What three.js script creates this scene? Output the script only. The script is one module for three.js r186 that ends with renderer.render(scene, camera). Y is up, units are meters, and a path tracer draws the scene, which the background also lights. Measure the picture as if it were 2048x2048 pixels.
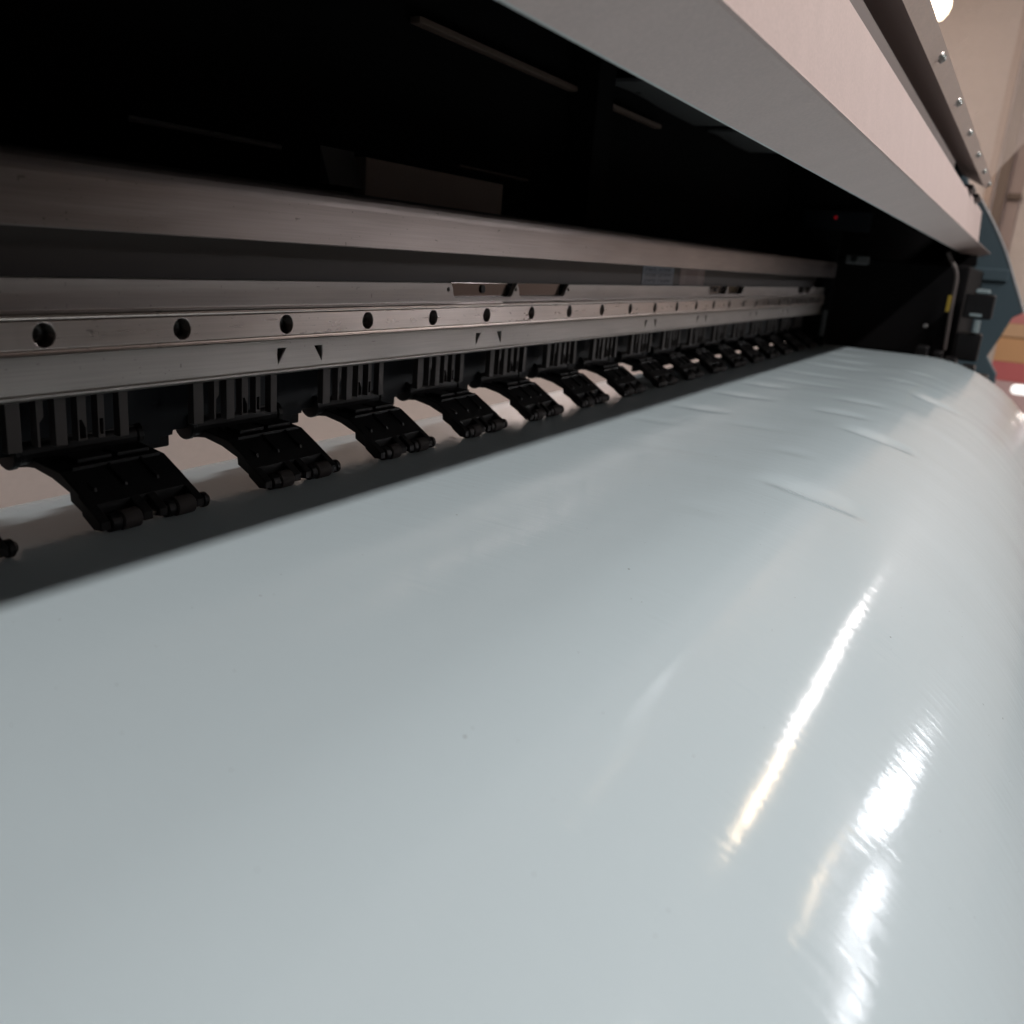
import * as THREE from 'three';
import { mergeGeometries, toCreasedNormals } from 'three/addons/utils/BufferGeometryUtils.js';
import { RoundedBoxGeometry } from 'three/addons/geometries/RoundedBoxGeometry.js';
import { RectAreaLightUniformsLib } from 'three/addons/lights/RectAreaLightUniformsLib.js';

// ---------------------------------------------------------------- camera, light, exposure
const H = 1.0;                                   // height of the guide rail above the floor; the numbers below are measured from the rail
const scene = new THREE.Scene();
scene.background = new THREE.Color(0x000000);
const camera = new THREE.PerspectiveCamera(59.05, 1, 0.01, 40);
camera.position.set(-0.1994, H + 0.0419, 0.2934);
camera.up.set(0.2079, 0.9567, -0.2036);
camera.lookAt(-0.1994 + 0.8489, H + 0.0419 - 0.2799, 0.2934 - 0.4483);
camera.focus = 0.45;
camera.userData.fStop = 12;

const renderer = new THREE.WebGLRenderer({ antialias: true });
renderer.toneMapping = THREE.LinearToneMapping;
renderer.toneMappingExposure = 1.0;
renderer.shadowMap.enabled = true;
RectAreaLightUniformsLib.init();

const ROOM = { x0: -10.0, x1: 6.5, z0: -2.6, z1: 17.0, top: H + 1.75 };
const WHITE = [1, 0.93, 0.91], WARM = [1, 0.74, 0.48], DAY = [0.95, 0.95, 1];
// ceiling tubes: x from, x to, z, radiance, colour, label
const TUBES = [
  [-0.35, 1.75, 1.58, 98, WHITE, 'white ceiling tube light hung in front of the printer mouth'],
  [3.2, 4.1, 1.58, 26, WARM, 'warm ceiling tube light beyond the printer end panel'],
  [4.25, 5.2, 1.58, 26, WHITE, 'white ceiling tube light following the warm tube'],
  [5.3, 6.2, 1.58, 26, WHITE, 'white ceiling tube light ending at the beige wall'],
  [4.6, 5.2, 6.0, 10, WARM, 'warm ceiling tube light deep in the aisle'],
  [4.45, 5.15, 3.15, 14, WARM, 'short warm ceiling tube light near the windows'],
  [-1.5, 0.1, -1.0, 32, WHITE, 'white ceiling tube light behind the printer'],
  [4.7, 6.1, -2.0, 90, WHITE, 'white ceiling tube light along the rear wall'],
];
// lit window panes on the far wall: z from, z to, y from, y to, radiance
const WINDOWS = [
  [3.42, 3.75, H + 0.86, H + 1.5, 24, 'tall bright window in the far wall, the one closest to the printer'],
  [4.3, 4.85, H + 1.2, H + 1.62, 8, 'small high bright window beside the tall window'],
  [5.05, 5.7, H + 1.3, H + 1.66, 8, 'small high bright window by the corner of the far wall'],
];

// ---------------------------------------------------------------- helpers
let seed = 7;
const rnd = () => (seed = (seed * 1664525 + 1013904223) >>> 0) / 4294967296;
const V = (x, y, z) => new THREE.Vector3(x, y, z);
const used = {};
const numbered = n => { used[n] = (used[n] ?? -1) + 1; return used[n] ? n + '_' + String(used[n]).padStart(3, '0') : n; };
function thing(name, label, category, base = [0, 0, 0], group) {
  const o = new THREE.Group(); o.name = numbered(name); o.position.set(...base); scene.add(o);
  o.userData = { label, category }; if (group) o.userData.group = group;
  return o;
}
function origin(p) { const v = V(0, 0, 0); for (let q = p; q && q !== scene; q = q.parent) v.add(q.position); return v; }
// geometry is given in place (y from the rail unless abs); parts are stored relative to their thing
function obj(name, geos, mat, parent, abs = false) {
  let g = Array.isArray(geos) ? (geos.length > 1 ? mergeGeometries(geos.map(x => x.index ? x.toNonIndexed() : x)) : geos[0]) : geos;
  const o = origin(parent); g.translate(-o.x, (abs ? 0 : H) - o.y, -o.z);
  const m = new THREE.Mesh(g, mat); m.name = name; m.castShadow = m.receiveShadow = true; parent.add(m); return m;
}
function struct(name, geos, mat) { const m = obj(name, geos, mat, scene, true); m.userData.kind = 'structure'; return m; }
const TURN = new THREE.Matrix4().makeBasis(V(0, 0, -1), V(0, 1, 0), V(1, 0, 0));
// closed section of [z, y] points drawn along x
function extrudeX(pts, x0, x1, bevel = 0.0004) {
  const s = new THREE.Shape(pts.map(([z, y]) => new THREE.Vector2(-z, y)));
  const g = new THREE.ExtrudeGeometry(s, { depth: x1 - x0 - 2 * bevel, bevelEnabled: bevel > 0, bevelThickness: bevel, bevelSize: bevel, bevelOffset: -bevel, bevelSegments: 2, curveSegments: 8, steps: 1 });
  g.applyMatrix4(TURN); g.translate(x0 + bevel, 0, 0); return g;
}
// shape in x, y with thickness t, its front face at z
function plateXY(s, z, t, bevel = 0.0004) {
  const g = new THREE.ExtrudeGeometry(s, { depth: t - 2 * bevel, bevelEnabled: bevel > 0, bevelThickness: bevel, bevelSize: bevel, bevelOffset: -bevel, bevelSegments: 2, curveSegments: 14 });
  g.translate(0, 0, z - t + bevel); return g;
}
function rbox(x0, x1, y0, y1, z0, z1, r = 0.0015) {
  const g = new RoundedBoxGeometry(x1 - x0, y1 - y0, z1 - z0, 2, Math.min(r, (x1 - x0) / 2.1, (y1 - y0) / 2.1, (z1 - z0) / 2.1));
  g.translate((x0 + x1) / 2, (y0 + y1) / 2, (z0 + z1) / 2); return g;
}
function cylX(x0, x1, y, z, r, seg = 20, ch = 0.0006) {
  const L = x1 - x0, c = Math.min(ch, r * 0.4, L * 0.3);
  const g = new THREE.LatheGeometry([[0, 0], [r - c, 0], [r, c], [r, L - c], [r - c, L], [0, L]].map(p => new THREE.Vector2(...p)), seg);
  g.rotateZ(-Math.PI / 2); g.translate(x0, y, z); return toCreasedNormals(g, 0.6);
}
function cylZ(x, y, z0, z1, r, seg = 20) { const g = new THREE.CylinderGeometry(r, r, z1 - z0, seg); g.rotateX(Math.PI / 2); g.translate(x, y, (z0 + z1) / 2); return g; }
const poly = pts => new THREE.Shape(pts.map(p => new THREE.Vector2(...p)));
function circleHole(x, y, r) { const p = new THREE.Path(); p.absarc(x, y, r, 0, Math.PI * 2, true); return p; }
function polyHole(pts) { return new THREE.Path(pts.map(p => new THREE.Vector2(...p))); }

// value noise on a torus, for textures that repeat without a seam
function noiseGrid(nx, ny, s) { let k = s; const a = new Float32Array(nx * ny); for (let i = 0; i < a.length; i++) { k = (k * 1664525 + 1013904223) >>> 0; a[i] = k / 4294967296; } return (u, v) => { const x = u * nx, y = v * ny, i = Math.floor(x), j = Math.floor(y), f = x - i, g = y - j, F = f * f * (3 - 2 * f), G = g * g * (3 - 2 * g), at = (p, q) => a[((q % ny + ny) % ny) * nx + (p % nx + nx) % nx]; return (at(i, j) * (1 - F) + at(i + 1, j) * F) * (1 - G) + (at(i, j + 1) * (1 - F) + at(i + 1, j + 1) * F) * G; }; }
function tex(w, h, fn, srgb, repeat) {
  const d = new Uint8Array(w * h * 4);
  for (let j = 0; j < h; j++) for (let i = 0; i < w; i++) { const c = fn(i / w, j / h, i, j); for (let k = 0; k < 3; k++) d[(j * w + i) * 4 + k] = Math.max(0, Math.min(255, Math.round(255 * (c.length ? c[k] : c)))); d[(j * w + i) * 4 + 3] = 255; }
  const t = new THREE.DataTexture(d, w, h); t.wrapS = t.wrapT = THREE.RepeatWrapping; t.magFilter = THREE.LinearFilter; t.minFilter = THREE.LinearMipmapLinearFilter; t.generateMipmaps = true;
  if (srgb) t.colorSpace = THREE.SRGBColorSpace; if (repeat) t.repeat.set(...repeat); t.needsUpdate = true; return t;
}
const lin = (r, g, b) => new THREE.Color().setRGB(r, g, b);

// ---------------------------------------------------------------- materials
const brushed = (() => { const a = noiseGrid(6, 400, 3), b = noiseGrid(16, 160, 5), c = noiseGrid(40, 40, 9); return tex(512, 512, (u, v) => 0.45 * a(u, v) + 0.35 * b(u, v) + 0.2 * c(u, v), false, [5, 14]); })();
const metalRough = (() => { const a = noiseGrid(9, 30, 31), b = noiseGrid(60, 60, 32), c = noiseGrid(5, 160, 33); return tex(512, 512, (u, v) => { const q = 0.78 + 0.22 * (0.6 * a(u, v) + 0.25 * b(u, v) + 0.15 * c(u, v)); return [q, q, q]; }, false, [5, 14]); })();
const metalDirt = (() => { const a = noiseGrid(10, 10, 41), b = noiseGrid(150, 90, 42), c = noiseGrid(12, 200, 44); return tex(1024, 1024, (u, v) => { const n = b(u, v), sp = n > 0.93 && a(u, v) > 0.45 ? (n - 0.93) * 7 : 0; const q = 0.95 + 0.05 * c(u, v) - 0.07 * a(u, v) - 0.5 * sp; return [q, q * 0.985, q * 0.97]; }, true, [3.2, 10]); })();
const flip = (t, rep) => { const w = t.image.width, h = t.image.height, q = new Uint8Array(w * h * 4), d = t.image.data; for (let j = 0; j < h; j++) for (let i = 0; i < w; i++) for (let k = 0; k < 4; k++) q[(i * h + j) * 4 + k] = d[(j * w + i) * 4 + k]; const n = new THREE.DataTexture(q, h, w); n.wrapS = n.wrapT = THREE.RepeatWrapping; n.magFilter = THREE.LinearFilter; n.minFilter = THREE.LinearMipmapLinearFilter; n.generateMipmaps = true; n.colorSpace = t.colorSpace; n.repeat.set(rep[1], rep[0]); n.needsUpdate = true; return n; };
const brushedX = flip(brushed, [5, 14]), metalRoughX = flip(metalRough, [5, 14]), metalDirtX = flip(metalDirt, [3.2, 10]);
const paintBump = (() => { const a = noiseGrid(150, 150, 11), b = noiseGrid(60, 60, 12); return tex(512, 512, (u, v) => 0.6 * a(u, v) + 0.4 * b(u, v), false, [9, 9]); })();
const paintMap = (() => { const a = noiseGrid(200, 200, 13), b = noiseGrid(12, 12, 14); return tex(512, 512, (u, v) => { const q = 0.93 + 0.05 * a(u, v) + 0.02 * b(u, v); return [q, q, q]; }, true, [6, 6]); })();
const mat = (c, roughness, extra = {}) => new THREE.MeshStandardMaterial({ color: lin(...c), roughness, ...extra });
const M = {
  beam: new THREE.MeshPhysicalMaterial({ color: lin(0.38, 0.34, 0.33), roughness: 0.36, anisotropy: 0.6, metalness: 1, map: metalDirtX, roughnessMap: metalRoughX, bumpMap: brushedX, bumpScale: 0.00001 }),
  plate: mat([0.50, 0.48, 0.47], 0.45, { metalness: 0.9, map: metalDirt, roughnessMap: metalRough, bumpMap: brushed, bumpScale: 0.000015 }),
  rail: new THREE.MeshPhysicalMaterial({ color: lin(0.62, 0.56, 0.54), roughness: 0.33, metalness: 1, map: metalDirt, roughnessMap: metalRough, bumpMap: brushed, bumpScale: 0.00001, anisotropy: 0.8, anisotropyRotation: Math.PI / 2 }),
  railEdge: mat([0.66, 0.60, 0.57], 0.34, { metalness: 1, map: metalDirtX, roughnessMap: metalRoughX, bumpMap: brushedX, bumpScale: 0.00001 }),
  recess: mat([0.07, 0.062, 0.058], 0.45, { metalness: 0.3 }),
  chrome: mat([0.22, 0.19, 0.18], 0.1, { metalness: 1 }),
  black: new THREE.MeshPhysicalMaterial({ color: lin(0.007, 0.007, 0.008), roughness: 0.48, specularIntensity: 0.6 }),
  blackMatt: new THREE.MeshPhysicalMaterial({ color: lin(0.008, 0.008, 0.0085), roughness: 0.8, specularIntensity: 0.15 }),
  blueBlack: new THREE.MeshPhysicalMaterial({ color: lin(0.007, 0.009, 0.013), roughness: 0.5, specularIntensity: 0.5 }),
  rubber: mat([0.045, 0.038, 0.036], 0.75),
  steel: mat([0.55, 0.52, 0.5], 0.3, { metalness: 1 }),
  screw: mat([0.05, 0.047, 0.045], 0.35, { metalness: 0.6 }),
  slat: mat([0.06, 0.05, 0.047], 0.5, { metalness: 0.3 }),
  hood: mat([0.68, 0.55, 0.515], 0.55, { map: paintMap, bumpMap: paintBump, bumpScale: 0.00004 }),
  edge: mat([0.55, 0.58, 0.57], 0.45),
  channel: mat([0.10, 0.08, 0.074], 0.5),
  flange: mat([0.84, 0.70, 0.62], 0.5, { map: paintMap }),
  bolt: mat([0.32, 0.36, 0.36], 0.35, { metalness: 0.9 }),
  teal: mat([0.075, 0.12, 0.145], 0.5),
  tealLight: mat([0.26, 0.34, 0.36], 0.5),
  tan: mat([0.66, 0.56, 0.5], 0.5, { map: paintMap }),
  brown: mat([0.17, 0.12, 0.095], 0.5),
  bracket: mat([0.09, 0.092, 0.092], 0.6),
  grey: mat([0.3, 0.31, 0.31], 0.6),
  pipe: mat([0.11, 0.095, 0.09], 0.5),
  yellow: mat([0.36, 0.26, 0.03], 0.5),
  platen: mat([0.22, 0.2, 0.19], 0.5, { metalness: 0.3 }),
  wall: mat([0.76, 0.695, 0.67], 0.9, { map: paintMap }),
  ceiling: mat([0.82, 0.74, 0.70], 0.9),
  floor: mat([0.08, 0.07, 0.065], 0.6),
  frame: mat([0.16, 0.12, 0.1], 0.6),
  tray: mat([0.6, 0.6, 0.58], 0.6),
};

// ---------------------------------------------------------------- room (out of focus behind, mirrored in the sheet)
const R = ROOM;
struct('floor', [new THREE.BoxGeometry(R.x1 - R.x0 + 0.4, 0.2, R.z1 - R.z0 + 0.4).translate((R.x0 + R.x1) / 2, -0.1, (R.z0 + R.z1) / 2)], M.floor);
struct('ceiling', [new THREE.BoxGeometry(R.x1 - R.x0 + 0.4, 0.2, R.z1 - R.z0 + 0.4).translate((R.x0 + R.x1) / 2, R.top + 0.1, (R.z0 + R.z1) / 2)], M.ceiling);
struct('wall_rear', [new THREE.BoxGeometry(R.x1 - R.x0, R.top, 0.2).translate((R.x0 + R.x1) / 2, R.top / 2, R.z0 - 0.1)], M.wall);
struct('wall_aisle', [new THREE.BoxGeometry(R.x1 - R.x0, R.top, 0.2).translate((R.x0 + R.x1) / 2, R.top / 2, R.z1 + 0.1)], M.wall);
struct('wall_near', [new THREE.BoxGeometry(0.2, R.top, R.z1 - R.z0 + 0.4).translate(R.x0 - 0.1, R.top / 2, (R.z0 + R.z1) / 2)], M.wall);
struct('wall_far', [new THREE.BoxGeometry(0.2, R.top, R.z1 - R.z0 + 0.4).translate(R.x1 + 0.1, R.top / 2, (R.z0 + R.z1) / 2)], M.wall);

// panel joints of the far wall and the dark post standing before it
{
  const p = thing('wall_post', 'dark brown square post rising against the beige far wall', 'post', [6.40, 0, 0.0]);
  obj('post_core', rbox(6.38, 6.44, 0.02, R.top, -0.015, 0.045, 0.004), M.frame, p, true);
  obj('post_flange', rbox(6.375, 6.43, 0.02, R.top, -0.075, -0.03, 0.004), mat([0.42, 0.32, 0.27], 0.6), p, true);
  obj('foot_plate', rbox(6.33, 6.47, 0.0, 0.02, -0.1, 0.08, 0.003), M.frame, p, true);
  const b = thing('wall_panel', 'mauve grey panel with dark rails fixed to the far wall beside the post', 'panel', [6.46, 0, 0.1]);
  obj('board', rbox(6.47, 6.497, 0.02, R.top - 0.05, 0.05, 0.13, 0.003), mat([0.42, 0.34, 0.33], 0.7), b, true);
  for (const y of [H + 0.59, H - 0.2]) obj('rail', rbox(6.44, 6.47, y - 0.018, y + 0.018, 0.05, 0.135, 0.003), M.frame, b, true);
  obj('base_strip', rbox(6.46, 6.497, 0.0, 0.02, 0.05, 0.13, 0.003), M.frame, b, true);
}

// ---------------------------------------------------------------- lamps
function areaLight(w, h, at, look, color, power, parent) {
  const l = new THREE.RectAreaLight(lin(...color), power, w, h);
  l.position.set(...at); l.lookAt(...look); l.name = 'light'; scene.add(l); return l;
}
TUBES.forEach(([x0, x1, z, power, c, label]) => {
  const y = R.top - 0.05, w = 0.09, t = thing('ceiling_tube_light', label, 'lamp', [(x0 + x1) / 2, R.top, z], 'ceiling tube lights');
  obj('housing', rbox(x0 - 0.03, x1 + 0.03, y, R.top, z - 0.06, z + 0.06, 0.008), M.tray, t, true);
  obj('tube', rbox(x0, x1, y - 0.006, y, z - w / 2, z + w / 2, 0.002), new THREE.MeshStandardMaterial({ color: lin(0.8, 0.8, 0.8), emissive: lin(...c), emissiveIntensity: 4 }), t, true);
  areaLight(x1 - x0, w, [(x0 + x1) / 2, y - 0.012, z], [(x0 + x1) / 2, 0, z], c, power);
});
WINDOWS.forEach(([z0, z1, y0, y1, power, label]) => {
  const t = thing('lit_window', label, 'window', [R.x1, y0, (z0 + z1) / 2], 'bright windows');
  const f = 0.04, x = R.x1;
  for (const [a, b, c, d] of [[z0 - f, z1 + f, y0 - f, y0], [z0 - f, z1 + f, y1, y1 + f], [z0 - f, z0, y0, y1], [z1, z1 + f, y0, y1]]) obj('frame', rbox(x - 0.03, x, c, d, a, b, 0.003), M.tray, t, true);
  obj('pane', rbox(x - 0.014, x - 0.004, y0, y1, z0, z1, 0.001), new THREE.MeshStandardMaterial({ color: lin(0.8, 0.8, 0.8), emissive: lin(...DAY), emissiveIntensity: 4 }), t, true);
  areaLight(z1 - z0, y1 - y0, [x - 0.035, (y0 + y1) / 2, (z0 + z1) / 2], [0, (y0 + y1) / 2, (z0 + z1) / 2], DAY, power);
});
for (const [x, y, z, power, label] of [[4.6, H + 1.235, -0.32, 2, 'glowing warm bulb hanging on a thin cord seen through the clear cover']]) {
  const t = thing('pendant_bulb', label, 'lamp', [x, R.top, z]);
  const g = new THREE.LatheGeometry([[0.001, -0.075], [0.03, -0.068], [0.05, -0.04], [0.056, -0.01], [0.05, 0.02], [0.03, 0.05], [0.018, 0.075]].map(p => new THREE.Vector2(...p)), 24).translate(x, y, z);
  obj('bulb', g, new THREE.MeshStandardMaterial({ color: lin(0.8, 0.8, 0.8), emissive: lin(1, 0.82, 0.6), emissiveIntensity: 9 }), t, true);
  obj('socket', new THREE.CylinderGeometry(0.02, 0.022, 0.07, 16).translate(x, y + 0.11, z), M.blackMatt, t, true);
  obj('cord', new THREE.CylinderGeometry(0.004, 0.004, R.top - y - 0.14, 8).translate(x, (R.top + y + 0.14) / 2, z), M.blackMatt, t, true);
  const l = new THREE.PointLight(lin(1, 0.84, 0.66), power); l.position.set(x, y - 0.01, z); l.castShadow = true; l.shadow.radius = 2.5; l.name = 'light'; scene.add(l);
}

// ---------------------------------------------------------------- the printer
const X0 = -0.62, XE = 1.46;                       // run of the beam
const P = thing('wide_format_printer', 'large format printer with open front hood, silver guide rail and row of black pinch rollers', 'printer', [0.7, 0, 0]);

// beams
obj('upper_beam', extrudeX([[-0.062, 0.0358], [-0.0005, 0.0358], [0, 0.0363], [0, 0.0535], [-0.0002, 0.0556], [-0.0006, 0.0578], [-0.0012, 0.0594], [-0.0022, 0.0605], [-0.0040, 0.0610], [-0.062, 0.0610]], X0, XE, 0), M.beam, P);
obj('beam_core', extrudeX([[-0.062, -0.0225], [-0.0195, -0.0225], [-0.0195, 0.0165], [-0.031, 0.0165], [-0.031, 0.0356], [-0.062, 0.0356]], X0, XE, 0), M.blackMatt, P);
const recess = obj('belt_strip', rbox(X0, XE, 0.0172, 0.0354, -0.0305, -0.029, 0.0004), M.recess, P);
// printed stickers on the dark strip
function canvasTex(w, h, draw) { const c = document.createElement('canvas'); c.width = w; c.height = h; draw(c.getContext('2d'), w, h); const t = new THREE.CanvasTexture(c); t.colorSpace = THREE.SRGBColorSpace; return t; }
function sticker(name, x0, x1, y0, y1, z, draw) {
  const g = new THREE.PlaneGeometry(x1 - x0, y1 - y0).translate((x0 + x1) / 2, (y0 + y1) / 2, z);
  const m = new THREE.MeshStandardMaterial({ map: canvasTex(512, 128, draw), roughness: 0.45 }); return obj(name, g, m, recess);
}
sticker('rating_sticker', 0.634, 0.722, 0.0180, 0.0352, -0.0286, (c, w, h) => {
  c.fillStyle = '#8d97a6'; c.fillRect(0, 0, w, h); c.fillStyle = '#3a4048';
  for (const y of [10, 50, 88]) for (const [a, b] of [[40, 200], [250, 460]]) for (let x = a; x < b;) { const k = 8 + 16 * rnd(); c.fillRect(x, y + 5 * rnd(), k, 7 + 9 * rnd()); if (rnd() > 0.4) c.fillRect(x, y + 16, k * 0.8, 6); x += k + 4 + 6 * rnd(); }
});
sticker('scale_sticker', 0.742, 0.826, 0.0180, 0.0352, -0.0286, (c, w, h) => {
  c.fillStyle = '#9c8480'; c.fillRect(0, 0, w, h); c.fillStyle = '#c9b6b1';
  for (const x0 of [20, 360]) for (let j = 0; j < 6; j++) c.fillRect(x0, 6 + j * 21, 100, 5);
});

// mounting plate behind the rail: notched top edge, triangular cut-outs below
const CUT = [[0.2815, 0.3565, 1], [0.3655, 0.4385, 0], [0.803, 0.868, 1], [0.876, 0.94, 0], [1.255, 1.30, 0], [1.306, 1.345, 0]];
{
  const top = 0.0184, bot = -0.0232, lowc = 0.0098, pts = [[X0, bot], [XE, bot], [XE, top]];
  for (const [a, b] of [...CUT].reverse()) pts.push([b + 0.0055, top], [b + 0.0015, top - 0.0035], [b - 0.001, lowc + 0.001], [b - 0.003, lowc], [a + 0.003, lowc], [a + 0.0006, lowc + 0.0012], [a - 0.0006, top - 0.003], [a - 0.003, top]);
  pts.push([X0, top]);
  const s = poly(pts);
  for (const x of [0.2755, 0.3605, 0.4435, 0.797, 0.872, 0.946]) s.holes.push(circleHole(x, 0.0145, 0.0012));
  for (const [a, b] of [[0.1292, 0.1610], [0.3118, 0.3445], [0.616, 0.6455], [0.772, 0.8055], [0.989, 1.0245], [1.172, 1.206]]) {
    s.holes.push(polyHole([[a, -0.0132], [a + 0.0056, -0.0132], [a + 0.0034, -0.0158], [a + 0.0014, -0.0188], [a + 0.0003, -0.0204], [a - 0.0002, -0.0165]]));
    s.holes.push(polyHole([[b, -0.0132], [b + 0.0002, -0.0165], [b - 0.0002, -0.0206], [b - 0.0016, -0.0186], [b - 0.0036, -0.0158], [b - 0.0056, -0.0132]]));
  }
  const pl = obj('mounting_plate', plateXY(s, -0.0135, 0.0035, 0.0005), M.plate, P);
  obj('lower_lip', extrudeX([[-0.0165, -0.0231], [-0.0136, -0.0231], [-0.0128, -0.0236], [-0.0128, -0.0245], [-0.0136, -0.0254], [-0.0165, -0.0256]], X0, XE, 0), M.plate, pl);
  for (const [a, b, bolt] of CUT) {
    obj('polished_block', rbox(a + 0.003, b - 0.001, lowc - 0.002, top + 0.0004, -0.0194, -0.0176, 0.0008), M.chrome, pl);
    if (bolt) obj('set_screw', cylZ((a + b) / 2 + 0.003, 0.0145, -0.0176, -0.0166, 0.0026, 16), M.black, pl);
  }
}

// linear guide rail with its row of counterbored holes
{
  const s = poly([[X0, -0.0049], [1.40, -0.0049], [1.40, 0.0049], [X0, 0.0049]]);
  const hs = []; for (let k = -10; k < 24; k++) { const x = k * 0.0601; if (x > X0 + 0.02 && x < 1.395) hs.push(x); }
  for (const x of hs) s.holes.push(circleHole(x, 0, 0.0043));
  const rail = obj('linear_rail', plateXY(s, 0, 0.012, 0.00025), M.rail, P);
  for (const q of [1, -1]) {
    const g = extrudeX([[-0.0135, q * 0.0050], [-0.0012, q * 0.0050], [-0.0005, q * 0.0054], [-0.0003, q * 0.0060], [-0.0008, q * 0.0064], [-0.0006, q * 0.0067], [-0.0014, q * 0.0073], [-0.0045, q * 0.0074], [-0.0065, q * 0.0062], [-0.0085, q * 0.0062], [-0.0100, q * 0.0070], [-0.0135, q * 0.0070]], X0, 1.40, 0);
    obj('rail_edge', g, M.railEdge, rail);
  }
  for (const x of hs) {
    const g = new THREE.LatheGeometry([[0.0012, -0.0012], [0.0018, 0], [0.0029, 0], [0.0034, -0.0005], [0.0034, -0.004], [0, -0.004]].map(p => new THREE.Vector2(...p)), 16); g.rotateX(Math.PI / 2); g.translate(x, 0, -0.0045);
    obj('rail_screw', g, M.screw, rail);
  }
}

// pinch roller row
const PITCH = 0.0893, TIP0 = 0.0766;
{
  const top = [[-0.0555, -0.0475], [-0.0505, -0.0462], [-0.0450, -0.0482], [-0.0435, -0.0545], [-0.0425, -0.0553], [-0.0265, -0.0577], [-0.0143, -0.0653], [-0.0058, -0.0708]];
  const under = [[-0.0022, -0.0735], [-0.0022, -0.0768], [-0.0065, -0.0772], [-0.0130, -0.0728], [-0.0212, -0.0686], [-0.0216, -0.0652], [-0.0320, -0.0613], [-0.0432, -0.0592], [-0.0480, -0.0597], [-0.0545, -0.0611], [-0.0575, -0.0570]];
  const cut = [[-0.0150, -0.0648], [-0.0098, -0.0682], [-0.0098, -0.0742], [-0.0135, -0.0728]];
  const body = extrudeX([...top.slice(0, 6), ...cut.slice(0, 3), ...under.slice(3)], -0.0555, -0.0045, 0.0006);
  const prong = (a, b) => extrudeX([[-0.0150, -0.0650], [-0.0058, -0.0708], ...under.slice(0, 4)], a, b, 0.0005);
  const lever = [body, prong(-0.0565, -0.0518), prong(-0.0365, -0.0315), prong(-0.0285, -0.0240), prong(-0.0088, -0.0045)];
  const ridge = (a, b, z0, y0, z1, y1, t) => extrudeX([[z0, y0], [z1, y1], [z1 - 0.0005, y1 + t], [z0 - 0.0005, y0 + t]], a, b, 0.0003);
  const ribs = [ridge(-0.0490, -0.0475, -0.0405, -0.0557, -0.0150, -0.0648, 0.0016), ridge(-0.0345, -0.0330, -0.0270, -0.0577, -0.0150, -0.0649, 0.0016), ridge(-0.0185, -0.0170, -0.0270, -0.0577, -0.0150, -0.0649, 0.0016)];
  const bar = [rbox(-0.0505, -0.0075, -0.0583, -0.0566, -0.0272, -0.0258, 0.0004)];
  const pads = [rbox(-0.0455, -0.0290, -0.0566, -0.0545, -0.0395, -0.0295, 0.0006), rbox(-0.0265, -0.0100, -0.0566, -0.0545, -0.0395, -0.0295, 0.0006)];
  const merge = a => mergeGeometries(a.map(x => x.index ? x.toNonIndexed() : x));
  const gLever = merge(lever), gRib = merge(ribs), gBar = merge(bar), gPads = pads, gBarrel = merge([cylX(-0.0620, -0.0040, -0.0530, -0.0480, 0.0053, 18), cylX(-0.0640, -0.0608, -0.0530, -0.0480, 0.0066, 18), cylX(-0.0052, -0.0015, -0.0530, -0.0480, 0.0060, 18)]);
  const AY = -0.0752, AZ = -0.0052;
  const gHub = cylX(-0.0515, -0.0462, AY, AZ, 0.0037, 18), gHub2 = cylX(-0.0240, -0.0196, AY, AZ, 0.0037, 18);
  const gRoll = cylX(-0.0462, -0.0370, AY, AZ, 0.0042, 24), gRoll2 = cylX(-0.0194, -0.0092, AY, AZ, 0.0042, 24);
  const gAxle = cylX(-0.0560, -0.0022, AY, AZ, 0.0013, 12), gPin = merge([cylX(-0.0046, -0.0012, AY, AZ, 0.0034, 16), cylX(-0.0014, 0.0, AY, AZ, 0.0022, 14)]);
  const slats = [[-0.0746, -0.0686], [-0.0623, -0.0592], [-0.0546, -0.0494], [-0.0447, -0.0406], [-0.0354, -0.0322], [-0.0250, -0.0205]];
  const gSlat = slats.map(([a, b], i) => {
    if (i === 3 || i === 4) { const s = poly([[a, -0.047], [b, -0.047], [b, -0.024], [a + 0.0012, -0.022], [a, -0.024]]); s.holes.push(polyHole(i === 4 ? [[a + 0.0008, -0.0455], [b - 0.0008, -0.0455], [b - 0.0008, -0.039], [a + 0.0008, -0.039]] : [[a + 0.0008, -0.0462], [b - 0.0006, -0.0462], [b - 0.0006, -0.042], [a + 0.0018, -0.0385], [a + 0.0008, -0.0385]])); return plateXY(s, -0.029, 0.004, 0.0002); }
    if (i === 1) return plateXY(poly([[a, -0.047], [a + 0.0012, -0.047], [a + 0.0012, -0.0375], [b, -0.0355], [b, -0.022], [a, -0.022]]), -0.029, 0.004, 0.0002);
    return rbox(a, b, -0.048, -0.022, -0.033, -0.029, 0.0004);
  });
  const gBack = plateXY(poly([[-0.0900, -0.0585], [-0.0803, -0.0585], [-0.0800, -0.0558], [-0.0725, -0.0556], [-0.0720, -0.0535], [0.0, -0.0535], [0.0, -0.022], [-0.0900, -0.022]].map(([x, y]) => [x - 0.0002, y])), -0.0455, 0.006, 0.0003);
  const gFoot = rbox(-0.0885, -0.0740, -0.0610, -0.050, -0.0575, -0.0460, 0.001);
  const move = (g, x) => { const c = g.clone(); c.translate(x, 0, 0); return c; };
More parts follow.
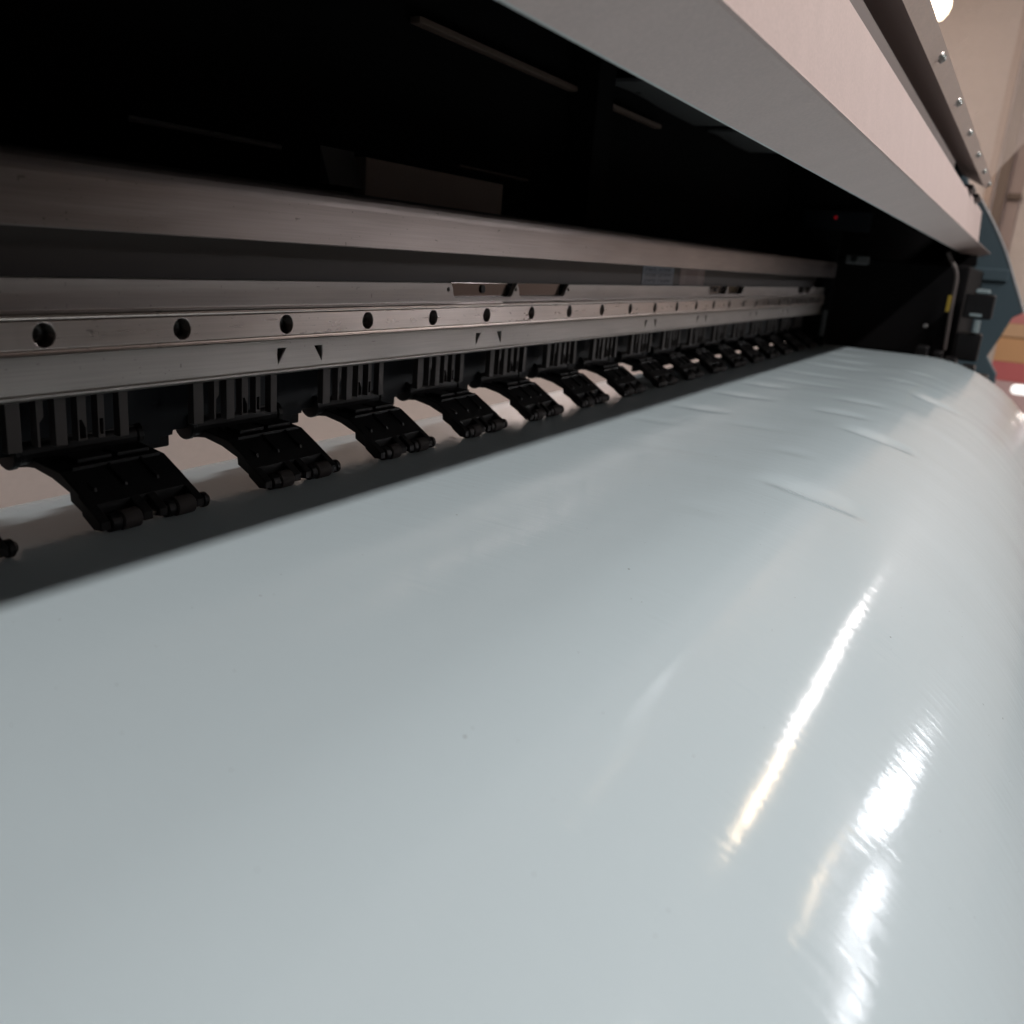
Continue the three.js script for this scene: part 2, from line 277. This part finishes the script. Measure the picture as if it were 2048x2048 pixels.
  for (let k = -5; k < 16; k++) {
    const x = TIP0 + PITCH * k;
    const a = new THREE.Group(); a.name = 'pinch_roller_arm'; P.add(a);
    obj('lever', move(gLever, x), M.black, a);
    obj('lever_rib', move(gRib, x), M.black, a);
    obj('cross_bar', move(gBar, x), M.black, a);
    for (const g of gPads) obj('raised_pad', move(g, x), M.black, a);
    obj('hinge_barrel', move(gBarrel, x), M.black, a);
    for (const g of [gHub, gHub2]) obj('hub', move(g, x), M.black, a);
    for (const g of [gRoll, gRoll2]) obj('roller', move(g, x), M.rubber, a);
    obj('axle', move(gAxle, x), M.steel, a);
    obj('end_pin', move(gPin, x), M.black, a);
    const b = new THREE.Group(); b.name = 'spring_holder'; P.add(b);
    for (const g of gSlat) obj('slat', move(g, x), M.slat, b);
    obj('backing_plate', move(gBack, x), M.blueBlack, b);
    obj('mounting_foot', move(gFoot, x), M.black, b);
  }
}

// dark inside of the machine
obj('rear_cover', rbox(0.735, 1.46, -0.0775, -0.0235, -0.0680, -0.0635, 0.001), M.blackMatt, P);
obj('inner_back_panel', rbox(X0, 2.2, 0.0600, 0.31, -0.104, -0.100, 0.001), M.blackMatt, P);
obj('inner_shelf', rbox(X0, 2.2, 0.0612, 0.0630, -0.1000, -0.0605, 0.0005), M.blackMatt, P);
obj('inner_roof', rbox(X0, 2.2, 0.300, 0.304, -0.100, 0.130, 0.001), M.blackMatt, P);
obj('added_end_panel', rbox(X0 - 0.02, X0, -0.09, 0.304, -0.104, 0.165, 0.001), M.blackMatt, P);  // added out of view, keeps light from entering at the open near end
obj('cable_tray', rbox(0.288, 0.464, 0.0640, 0.0895, -0.099, -0.089, 0.001), M.tan, P);
obj('cable_tray_end', extrudeX([[-0.0985, 0.0700], [-0.0905, 0.0700], [-0.0985, 0.0920]], 0.255, 0.2875, 0.0004), M.grey, P);
obj('bright_strip', rbox(0.342, 0.585, 0.1782, 0.1826, -0.099, -0.0905, 0.0006), M.brown, P);
obj('short_strip', rbox(0.401, 0.508, 0.0958, 0.0977, -0.099, -0.0905, 0.0006), M.brown, P);
obj('cable', cylX(0.115, 0.218, 0.0862, -0.0955, 0.0016, 10), M.grey, P);
obj('inner_column', rbox(0.588, 0.625, 0.0630, 0.299, -0.0995, -0.072, 0.001), M.blackMatt, P);
obj('bright_strip', rbox(0.628, 0.80, 0.1782, 0.1820, -0.099, -0.0905, 0.0006), M.brown, P);
for (const pts of [[[0.66, -0.099], [0.705, -0.0925], [0.755, -0.0935], [0.80, -0.097], [0.86, -0.0985], [0.93, -0.099], [0.935, -0.0], [0.66, -0.0]], [[0.975, -0.0965], [1.03, -0.0945], [1.06, -0.097], [1.10, -0.099], [1.18, -0.0985], [1.18, 0.0], [0.975, 0.0]]]) {
  const s = poly(pts.map(([x, z]) => [x, -z])); s.holes.push(circleHole(pts[1][0] + 0.012, 0.088, 0.0035));
  const g = new THREE.ExtrudeGeometry(s, { depth: 0.003, bevelEnabled: false, curveSegments: 12 }); g.rotateX(-Math.PI / 2); g.translate(0, 0.2, 0);
  obj('ceiling_bracket', g, M.bracket, P);
  obj('bracket_hanger', rbox(pts[0][0] + 0.1, pts[0][0] + 0.13, 0.203, 0.2995, -0.07, -0.065, 0.0005), M.blackMatt, P);
}
obj('head_board', rbox(1.448, 1.452, 0.113, 0.1440, -0.066, 0.044, 0.001), M.blueBlack, P);
obj('indicator_light', new THREE.SphereGeometry(0.0026, 14, 10).translate(1.4475, 0.133, -0.013), new THREE.MeshStandardMaterial({ color: lin(0.2, 0.01, 0.015), emissive: lin(1, 0.02, 0.04), emissiveIntensity: 0.1 }), P);
{
  const s = poly([[1.44, 0.06], [1.452, 0.06], [1.452, 0.08], [1.44, 0.08]]);
  const br = obj('end_bracket', rbox(1.447, 1.453, 0.0610, 0.0760, 0.014, 0.052, 0.003), M.bracket, P);
  obj('bracket_bolt', cylX(1.4445, 1.447, 0.069, 0.028, 0.0055, 16), M.black, br);
  obj('end_plate', rbox(1.4605, 1.466, -0.08, 0.30, -0.0995, -0.001, 0.001), M.blackMatt, P);
  obj('beam_end_strip', rbox(1.449, 1.453, -0.062, -0.018, -0.008, -0.001, 0.0008), M.bracket, P);
  obj('tool_station', rbox(1.62, 2.17, -0.088, 0.075, -0.0995, 0.196, 0.006), M.blackMatt, P);
  obj('station_wall', extrudeX([[-0.0995, 0.0755], [0.195, 0.0755], [0.198, 0.080], [0.196, 0.097], [0.1655, 0.0985], [0.126, 0.140], [0.126, 0.299], [-0.0995, 0.299]], 1.75, 1.76, 0.0005), M.blackMatt, P);
}
// bent tube with a yellow tag, catch and black blocks at the far end
{
  const c = new THREE.CatmullRomCurve3([V(1.585, 0.094, 0.158), V(1.585, 0.080, 0.166), V(1.585, 0.068, 0.1745), V(1.585, 0.055, 0.179), V(1.585, 0.02, 0.1805), V(1.585, -0.07, 0.184)]);
  const pipe = obj('bent_tube', new THREE.TubeGeometry(c, 40, 0.0034, 10), M.pipe, P);
  obj('yellow_tag', rbox(1.5800, 1.583, -0.005, 0.023, 0.1725, 0.1785, 0.0006), M.yellow, pipe);
  obj('latch_block', rbox(1.575, 1.612, -0.012, 0.03, 0.2, 0.246, 0.004), M.black, P);
  obj('latch_top', rbox(1.574, 1.60, 0.0305, 0.0375, 0.214, 0.236, 0.0025), M.tealLight, P);
  obj('latch_bar', rbox(1.572, 1.5745, -0.0085, -0.0035, 0.212, 0.231, 0.001), M.tealLight, P);
  obj('latch_key', rbox(1.574, 1.600, -0.0360, -0.0142, 0.222, 0.231, 0.002), M.tealLight, P);
  obj('lower_block', rbox(1.580, 1.613, -0.085, -0.0365, 0.198, 0.238, 0.004), M.black, P);
  for (const [z, y, w] of [[0.150, -0.066, 0.018], [0.176, -0.072, 0.014], [0.198, -0.080, 0.02], [0.228, -0.090, 0.022], [0.252, -0.104, 0.02]]) obj('edge_clip', rbox(1.545, 1.60, y - 0.045, y, z - w / 2, z + w / 2, 0.003), M.black, P);
  obj('thumb_screw', cylX(1.560, 1.575, -0.0315, 0.1475, 0.0035, 14), M.steel, P);
}
// far side panel
{
  const o = [[-0.104, 0.304], [0.110, 0.304], [0.135, 0.236], [0.156, 0.231], [0.199, 0.171], [0.232, 0.116], [0.2925, -0.007], [0.272, -0.021], [0.255, -0.071], [0.2385, -0.112], [0.266, -0.150], [0.275, -0.30], [-0.104, -0.30]];
  const sp = obj('side_panel', extrudeX(o, 2.2, 2.226, 0.003), M.teal, P);
  obj('pressed_band', rbox(2.192, 2.2, 0.056, 0.083, 0.172, 0.246, 0.003), M.teal, sp);
  obj('panel_edge', new THREE.TubeGeometry(new THREE.CatmullRomCurve3([V(2.202, 0.231, 0.155), V(2.202, 0.171, 0.198), V(2.202, 0.116, 0.231), V(2.202, 0.0545, 0.2612), V(2.202, -0.007, 0.2915)], false, 'centripetal'), 30, 0.0035, 8), mat([0.3, 0.33, 0.35], 0.4), sp);
}

// hood: folded lower lip, front panel, gutter
const L = [0.1669, 0.0996], Mi = [0.2014, 0.1130], U = [0.1944, 0.1625];
obj('hood_lip', extrudeX([[L[0], L[1]], [Mi[0] - 0.0012, Mi[1] - 0.0005], [Mi[0], Mi[1] + 0.0004], [Mi[0] - 0.0006, Mi[1] + 0.0014], [L[0] + 0.0005, L[1] + 0.0028]], X0, 2.15, 0.0002), M.hood, P);
obj('lip_edge', extrudeX([[L[0] - 0.0003, L[1] + 0.0003], [L[0] - 0.0003, L[1] + 0.006], [L[0] - 0.0018, L[1] + 0.0062], [L[0] - 0.0022, L[1] + 0.0012], [L[0] - 0.0012, L[1] - 0.0002]], X0, 2.15, 0), M.edge, P);
obj('hood_front', extrudeX([[Mi[0] - 0.0012, Mi[1] + 0.0015], [U[0], U[1]], [U[0] - 0.0005, U[1] + 0.0008], [U[0] - 0.03, U[1] + 0.0008], [U[0] - 0.03, U[1] - 0.0004], [U[0] - 0.0015, U[1] - 0.0004], [Mi[0] - 0.0027, Mi[1] + 0.0015]], X0, 1.235, 0.0002), M.hood, P);
obj('hood_end_cap', extrudeX([[0.160, 0.1145], [0.1955, 0.1145], [0.1905, 0.170], [0.160, 0.176]], 1.2365, 1.70, 0.003), M.hood, P);
for (const [x, y] of [[1.26, 0.171], [1.42, 0.1725]]) obj('clip', rbox(x, x + 0.075, y - 0.002, y + 0.005, 0.185, 0.197, 0.002), M.black, P);
obj('hood_back', rbox(X0, 1.70, 0.131, 0.299, 0.128, 0.130, 0.0005), M.channel, P);
obj('hood_inner', extrudeX([[0.1642, 0.1062], [0.1642, 0.1078], [0.1300, 0.1325], [0.1282, 0.1308]], X0, 2.15, 0), M.blackMatt, P);
obj('gutter_ridge', extrudeX([[0.140, 0.1632], [0.170, 0.1636], [0.172, 0.168], [0.168, 0.183], [0.164, 0.183], [0.164, 0.169], [0.140, 0.169]], X0, 1.40, 0.0004), M.channel, P);
// clear lid on a bolted flange
{
  const A = [0.2073, 0.1986], D = [0.0345, 0.0502], at = s => [A[0] + D[0] * s, A[1] + D[1] * s], n = [0.824, -0.566];
  const off = (p, d) => [p[0] + n[0] * d, p[1] + n[1] * d];
  const a = at(-0.2), b = at(0.03), c = at(-0.12), e = at(3.9);
  const fl = obj('lid_flange', extrudeX([off(a, 0), off(b, 0), off(b, -0.002), off(a, -0.002)], X0, 1.475, 0.0003), M.flange, P);
  obj('flange_fold', extrudeX([off(a, -0.0001), off(a, -0.0021), [a[0] - 0.0325, a[1] + 0.016], [a[0] - 0.0325, a[1] + 0.018]], X0, 1.44, 0.0002), M.channel, P);
  const scr = (() => { const n1 = noiseGrid(40, 40, 51); const c2 = document.createElement('canvas'); c2.width = c2.height = 1024; const g = c2.getContext('2d'); g.fillStyle = '#000'; g.fillRect(0, 0, 1024, 1024); for (let i = 0; i < 260; i++) { const v = Math.floor(60 + 150 * rnd()); g.strokeStyle = `rgb(${v},${v},${v})`; g.lineWidth = 0.6 + 1.2 * rnd(); const x = 1024 * rnd(), y = 1024 * rnd(), an = -0.9 + 0.7 * (rnd() - 0.5), l = 6 + 60 * rnd() * rnd(); g.beginPath(); g.moveTo(x, y); g.lineTo(x + l * Math.cos(an), y + l * Math.sin(an)); g.stroke(); } const t = new THREE.CanvasTexture(c2); t.wrapS = t.wrapT = THREE.RepeatWrapping; t.repeat.set(3, 3); return t; })();
  const pane = new THREE.MeshPhysicalMaterial({ color: lin(0.97, 0.93, 0.91), roughness: 0.05, transmission: 1, thickness: 0, ior: 1.49 });
  const L2 = Math.hypot(e[0] - c[0], e[1] - c[1]);
  const g = new THREE.PlaneGeometry(1.45 - X0, L2); g.rotateX(-Math.atan2(D[0], D[1]) * -1); 
  const m0 = off([(c[0] + e[0]) / 2, (c[1] + e[1]) / 2], -0.0035); g.translate((1.45 + X0) / 2, m0[1], m0[0]);
  const lid = obj('clear_lid', g, pane, P);
  // hairline scratches cut in the lid's face
  const sg = [];
  for (let i = 0; i < 150; i++) {
    const x = 0.35 + 1.08 * rnd(), s = 0.12 + 1.6 * rnd() * rnd(), l = 0.002 + 0.012 * rnd() * rnd(), an = 0.5 + 0.5 * rnd(), w = 0.00007 + 0.00010 * rnd();
    const q = new THREE.PlaneGeometry(l, w * 2); q.rotateZ(an); q.rotateX(Math.atan2(D[0], D[1])); const p = off(at(s), -0.003); q.translate(x, p[1], p[0]); sg.push(q);
  }
  const sm = obj('scratches', sg, mat([0.8, 0.72, 0.68], 0.6, { side: THREE.DoubleSide }), lid); sm.userData.kind = 'stuff';
  const hex = new THREE.CylinderGeometry(0.0030, 0.0030, 0.0028, 6), wash = new THREE.CylinderGeometry(0.0038, 0.0040, 0.0007, 18), dome = new THREE.SphereGeometry(0.0016, 10, 6).scale(1, 0.7, 1).translate(0, 0.0014, 0);
  const rot = new THREE.Matrix4().makeRotationX(Math.atan2(n[0], n[1]));
  const put = (gg, x, p, d) => { const k = gg.clone(); k.applyMatrix4(rot); const q = off(p, d); k.translate(x, q[1], q[0]); return k; };
  for (let i = -6; i < 6; i++) {
    const x = 0.557 + 0.1784 * i; if (x > 1.46) continue;
    const bp = at(-0.075);
    const w = obj('flange_bolt', [put(hex, x, bp, 0.0022), put(dome, x, bp, 0.0022)], M.bolt, fl);
    obj('washer', put(wash, x, bp, 0.00035), M.steel, fl);
  }
}
// support table under the sheet, apron and stand
const ZC = 0.16, RC = 0.22, YM = -0.0794;
function profile(s, lift = 0) {                    // s: distance along the sheet from z = 0
  if (s < -0.056) { const t = -0.056 - s, a = Math.min(t / 0.03, 1.25); const e = Math.max(0, t - 0.0375); const r = 0.03 + lift; return [-0.056 - r * Math.sin(a) - e * Math.cos(1.25), YM - 0.03 + r * Math.cos(a) - e * Math.sin(1.25), a]; }
  if (s < ZC) return [s, YM + lift, 0];
  const a = Math.min((s - ZC) / RC, 1.38), e = Math.max(0, s - ZC - 1.38 * RC), r = RC + lift;
  return [ZC + r * Math.sin(a) + e * Math.cos(1.38), YM - RC + r * Math.cos(a) - e * Math.sin(1.38), -a];
}
{
  const pts = []; for (let i = 0; i <= 44; i++) { const s = -0.05 + 0.53 * i / 44; const q = profile(s, -0.0055); pts.push([q[0], q[1]]); }
  pts.push([0.30, -0.40], [0.0, -0.40], [0.0, -0.16], [-0.05, -0.10]);
  obj('support_table', extrudeX(pts, X0, 1.575, 0), M.platen, P);
  obj('base_cabinet', rbox(X0, 2.19, -0.46, -0.4005, -0.05, 0.30, 0.006), M.teal, P);
  for (const x of [-0.35, 1.9]) { const leg = obj('stand_leg', rbox(x, x + 0.08, -0.96, -0.4605, 0.08, 0.16, 0.006), M.teal, P); obj('foot', rbox(x - 0.02, x + 0.1, -1.0, -0.9605, -0.2, 0.45, 0.008), M.black, leg); }
}

// ---------------------------------------------------------------- the vinyl sheet
{
  const t = thing('vinyl_sheet', 'wide glossy white vinyl sheet coming out under the pinch rollers and curving down', 'sheet', [0.45, H - 0.08, 0.1]);
  const WR = [[0.343, 0.176, 0.239, 1.6], [0.593, 0.181, 0.241, 1.4], [0.933, 0.201, 0.256, 1.2], [0.667, 0.142, 0.191, 0.8], [0.765, 0.145, 0.193, 0.7], [0.564, 0.038, 0.094, 0.5], [0.685, 0.039, 0.102, 0.6], [0.789, 0.039, 0.096, 0.5], [1.10, 0.04, 0.133, 0.8], [1.315, 0.017, 0.102, 0.7], [0.244, 0.155, 0.184, 0.25], [0.441, 0.157, 0.188, 0.3], [0.472, 0.041, 0.081, 0.3], [0.963, 0.042, 0.124, 0.6], [1.45, 0.001, 0.077, 0.6], [0.86, 0.06, 0.14, 0.5], [1.2, 0.05, 0.13, 0.6], [0.52, 0.10, 0.15, 0.25], [0.38, 0.09, 0.13, 0.2], [1.03, 0.15, 0.2, 0.5], [1.17, 0.16, 0.21, 0.5]];
  const n1 = noiseGrid(24, 14, 61), n2 = noiseGrid(60, 20, 62), n3 = noiseGrid(130, 6, 63), n4 = noiseGrid(70, 9, 64);
  const NX = 1700, NS = 180, SA = -0.30, SB = 0.72, XA = -0.42, XB = 1.50;
  const pos = new Float32Array((NX + 1) * (NS + 1) * 3), uv = new Float32Array((NX + 1) * (NS + 1) * 2), idx = [];
  for (let j = 0; j <= NS; j++) for (let i = 0; i <= NX; i++) {
    const x = XA + (XB - XA) * i / NX, s = SA + (SB - SA) * j / NS, u = (x - XA) / (XB - XA), v = (s - SA) / (SB - SA);
    const free = Math.min(1, Math.max(0, (s - 0.02) / 0.08));
    let h = 0.0006 * free * (n1(u, v) - 0.5) + 0.00022 * free * (n2(u, v) - 0.5) + 0.00008 * free * (n4(u, v) - 0.5);
    h += Math.min(1, Math.max(0, (s - 0.2) / 0.06)) * 0.00002 * (n3(u, v) - 0.5);
    for (const [wx, a, b, k] of WR) {
      const m = (a + b) / 2, hl = (b - a) / 2 * 1.15, q = (s - m) / hl; if (Math.abs(q) > 1) continue;
      const big = k > 1, dx = x - wx - (big ? 0.004 * q : 0), w = dx > 0 ? (big ? 0.019 : 0.016) * (1 - 0.3 * q) : big ? 0.0085 : 0.010; if (Math.abs(dx) > 4 * w) continue;
      h -= (big ? 0.0017 : 0.0016) * k * Math.pow(1 - q * q, 1.5) * Math.exp(-dx * dx / (w * w));
    }
    const p = profile(s, 0.0006 + Math.max(h, -0.004)), o = j * (NX + 1) + i;
    pos[o * 3] = x; pos[o * 3 + 1] = p[1]; pos[o * 3 + 2] = p[0]; uv[o * 2] = x; uv[o * 2 + 1] = s;
  }
  for (let j = 0; j < NS; j++) for (let i = 0; i < NX; i++) { const a = j * (NX + 1) + i, b = a + 1, c = a + NX + 1, d = c + 1; idx.push(a, c, b, b, c, d); }
  const g = new THREE.BufferGeometry(); g.setAttribute('position', new THREE.BufferAttribute(pos, 3)); g.setAttribute('uv', new THREE.BufferAttribute(uv, 2)); g.setIndex(idx); g.computeVertexNormals();
  const s1 = noiseGrid(420, 10, 71), s2 = noiseGrid(80, 20, 72), s3 = noiseGrid(300, 300, 73);
  const striae = tex(1024, 1024, (u, v) => 0.27 * s1(u, v) + 0.65 * s2(u, v) + 0.08 * s3(u, v), false, [4, 4]);
  const d1 = noiseGrid(9, 9, 81);
  const speck = tex(2048, 2048, () => 1, false); const D = speck.image.data;
  for (let i = 0; i < 260; i++) { const x = Math.floor(2048 * rnd()), y = Math.floor(2048 * rnd()), r = 0.4 + 0.8 * rnd() * rnd(), k = 0.35 + 0.5 * rnd(); for (let b = -2; b <= 2; b++) for (let a = -2; a <= 2; a++) if (a * a + b * b <= r * r) { const o = (((y + b + 2048) % 2048) * 2048 + (x + a + 2048) % 2048) * 4; for (let q = 0; q < 3; q++) D[o + q] = Math.round(255 * k); } }
  speck.colorSpace = THREE.SRGBColorSpace; speck.repeat.set(1.6, 1.6); speck.needsUpdate = true;
  const vinyl = new THREE.MeshPhysicalMaterial({ color: lin(0.61, 0.74, 0.785), roughness: 0.105, map: speck, bumpMap: striae, bumpScale: 0.00007, ior: 1.5, side: THREE.DoubleSide });
  obj('sheet_surface', g, vinyl, t);
}

// ---------------------------------------------------------------- blurred things beyond the far end
{
  const t = thing('display_banner', 'red and orange display board standing beyond the printer end', 'board', [3.4, 0, 0.34]);
  const bands = [[0.02, 0.62, [0.8, 0.5, 0.48]], [0.6205, 0.735, [0.85, 0.6, 0.58]], [0.7355, 0.80, [0.78, 0.2, 0.2]], [0.8005, 0.88, [0.82, 0.46, 0.22]], [0.8805, 0.885, [0.45, 0.25, 0.12]], [0.8855, 0.93, [0.82, 0.52, 0.3]], [0.9305, 0.965, [0.8, 0.3, 0.28]]];
  for (const [a, b, c] of bands) obj('printed_band', rbox(3.38, 3.40, a, b, 0.232, 0.62, 0.002), mat(c, 0.6), t, true);
  obj('base', rbox(3.30, 3.48, 0.0, 0.0195, 0.235, 0.62, 0.004), M.frame, t, true);
  const p = thing('work_lamp', 'glowing white lamp tube on a thin stand before the display board', 'lamp', [3.1, 0, 0.42]);
  const g = new THREE.CapsuleGeometry(0.016, 0.22, 6, 16); g.rotateX(Math.PI / 2); g.translate(3.1, H - 0.262, 0.43);
  obj('lamp_tube', g, new THREE.MeshStandardMaterial({ color: lin(0.85, 0.84, 0.82), emissive: lin(1, 0.97, 0.93), emissiveIntensity: 1.2 }), p, true);
  const wl = new THREE.PointLight(lin(1, 0.97, 0.93), 0.05); wl.position.set(3.08, H - 0.262, 0.43); wl.castShadow = true; wl.name = 'light'; scene.add(wl);
  obj('pole', new THREE.CylinderGeometry(0.008, 0.008, H - 0.262 - 0.012, 12).translate(3.1, (H - 0.262 + 0.008) / 2, 0.45), M.tray, p, true);
  obj('foot_disc', new THREE.CylinderGeometry(0.09, 0.1, 0.012, 24).translate(3.1, 0.006, 0.45), M.tray, p, true);
}
renderer.render(scene, camera);
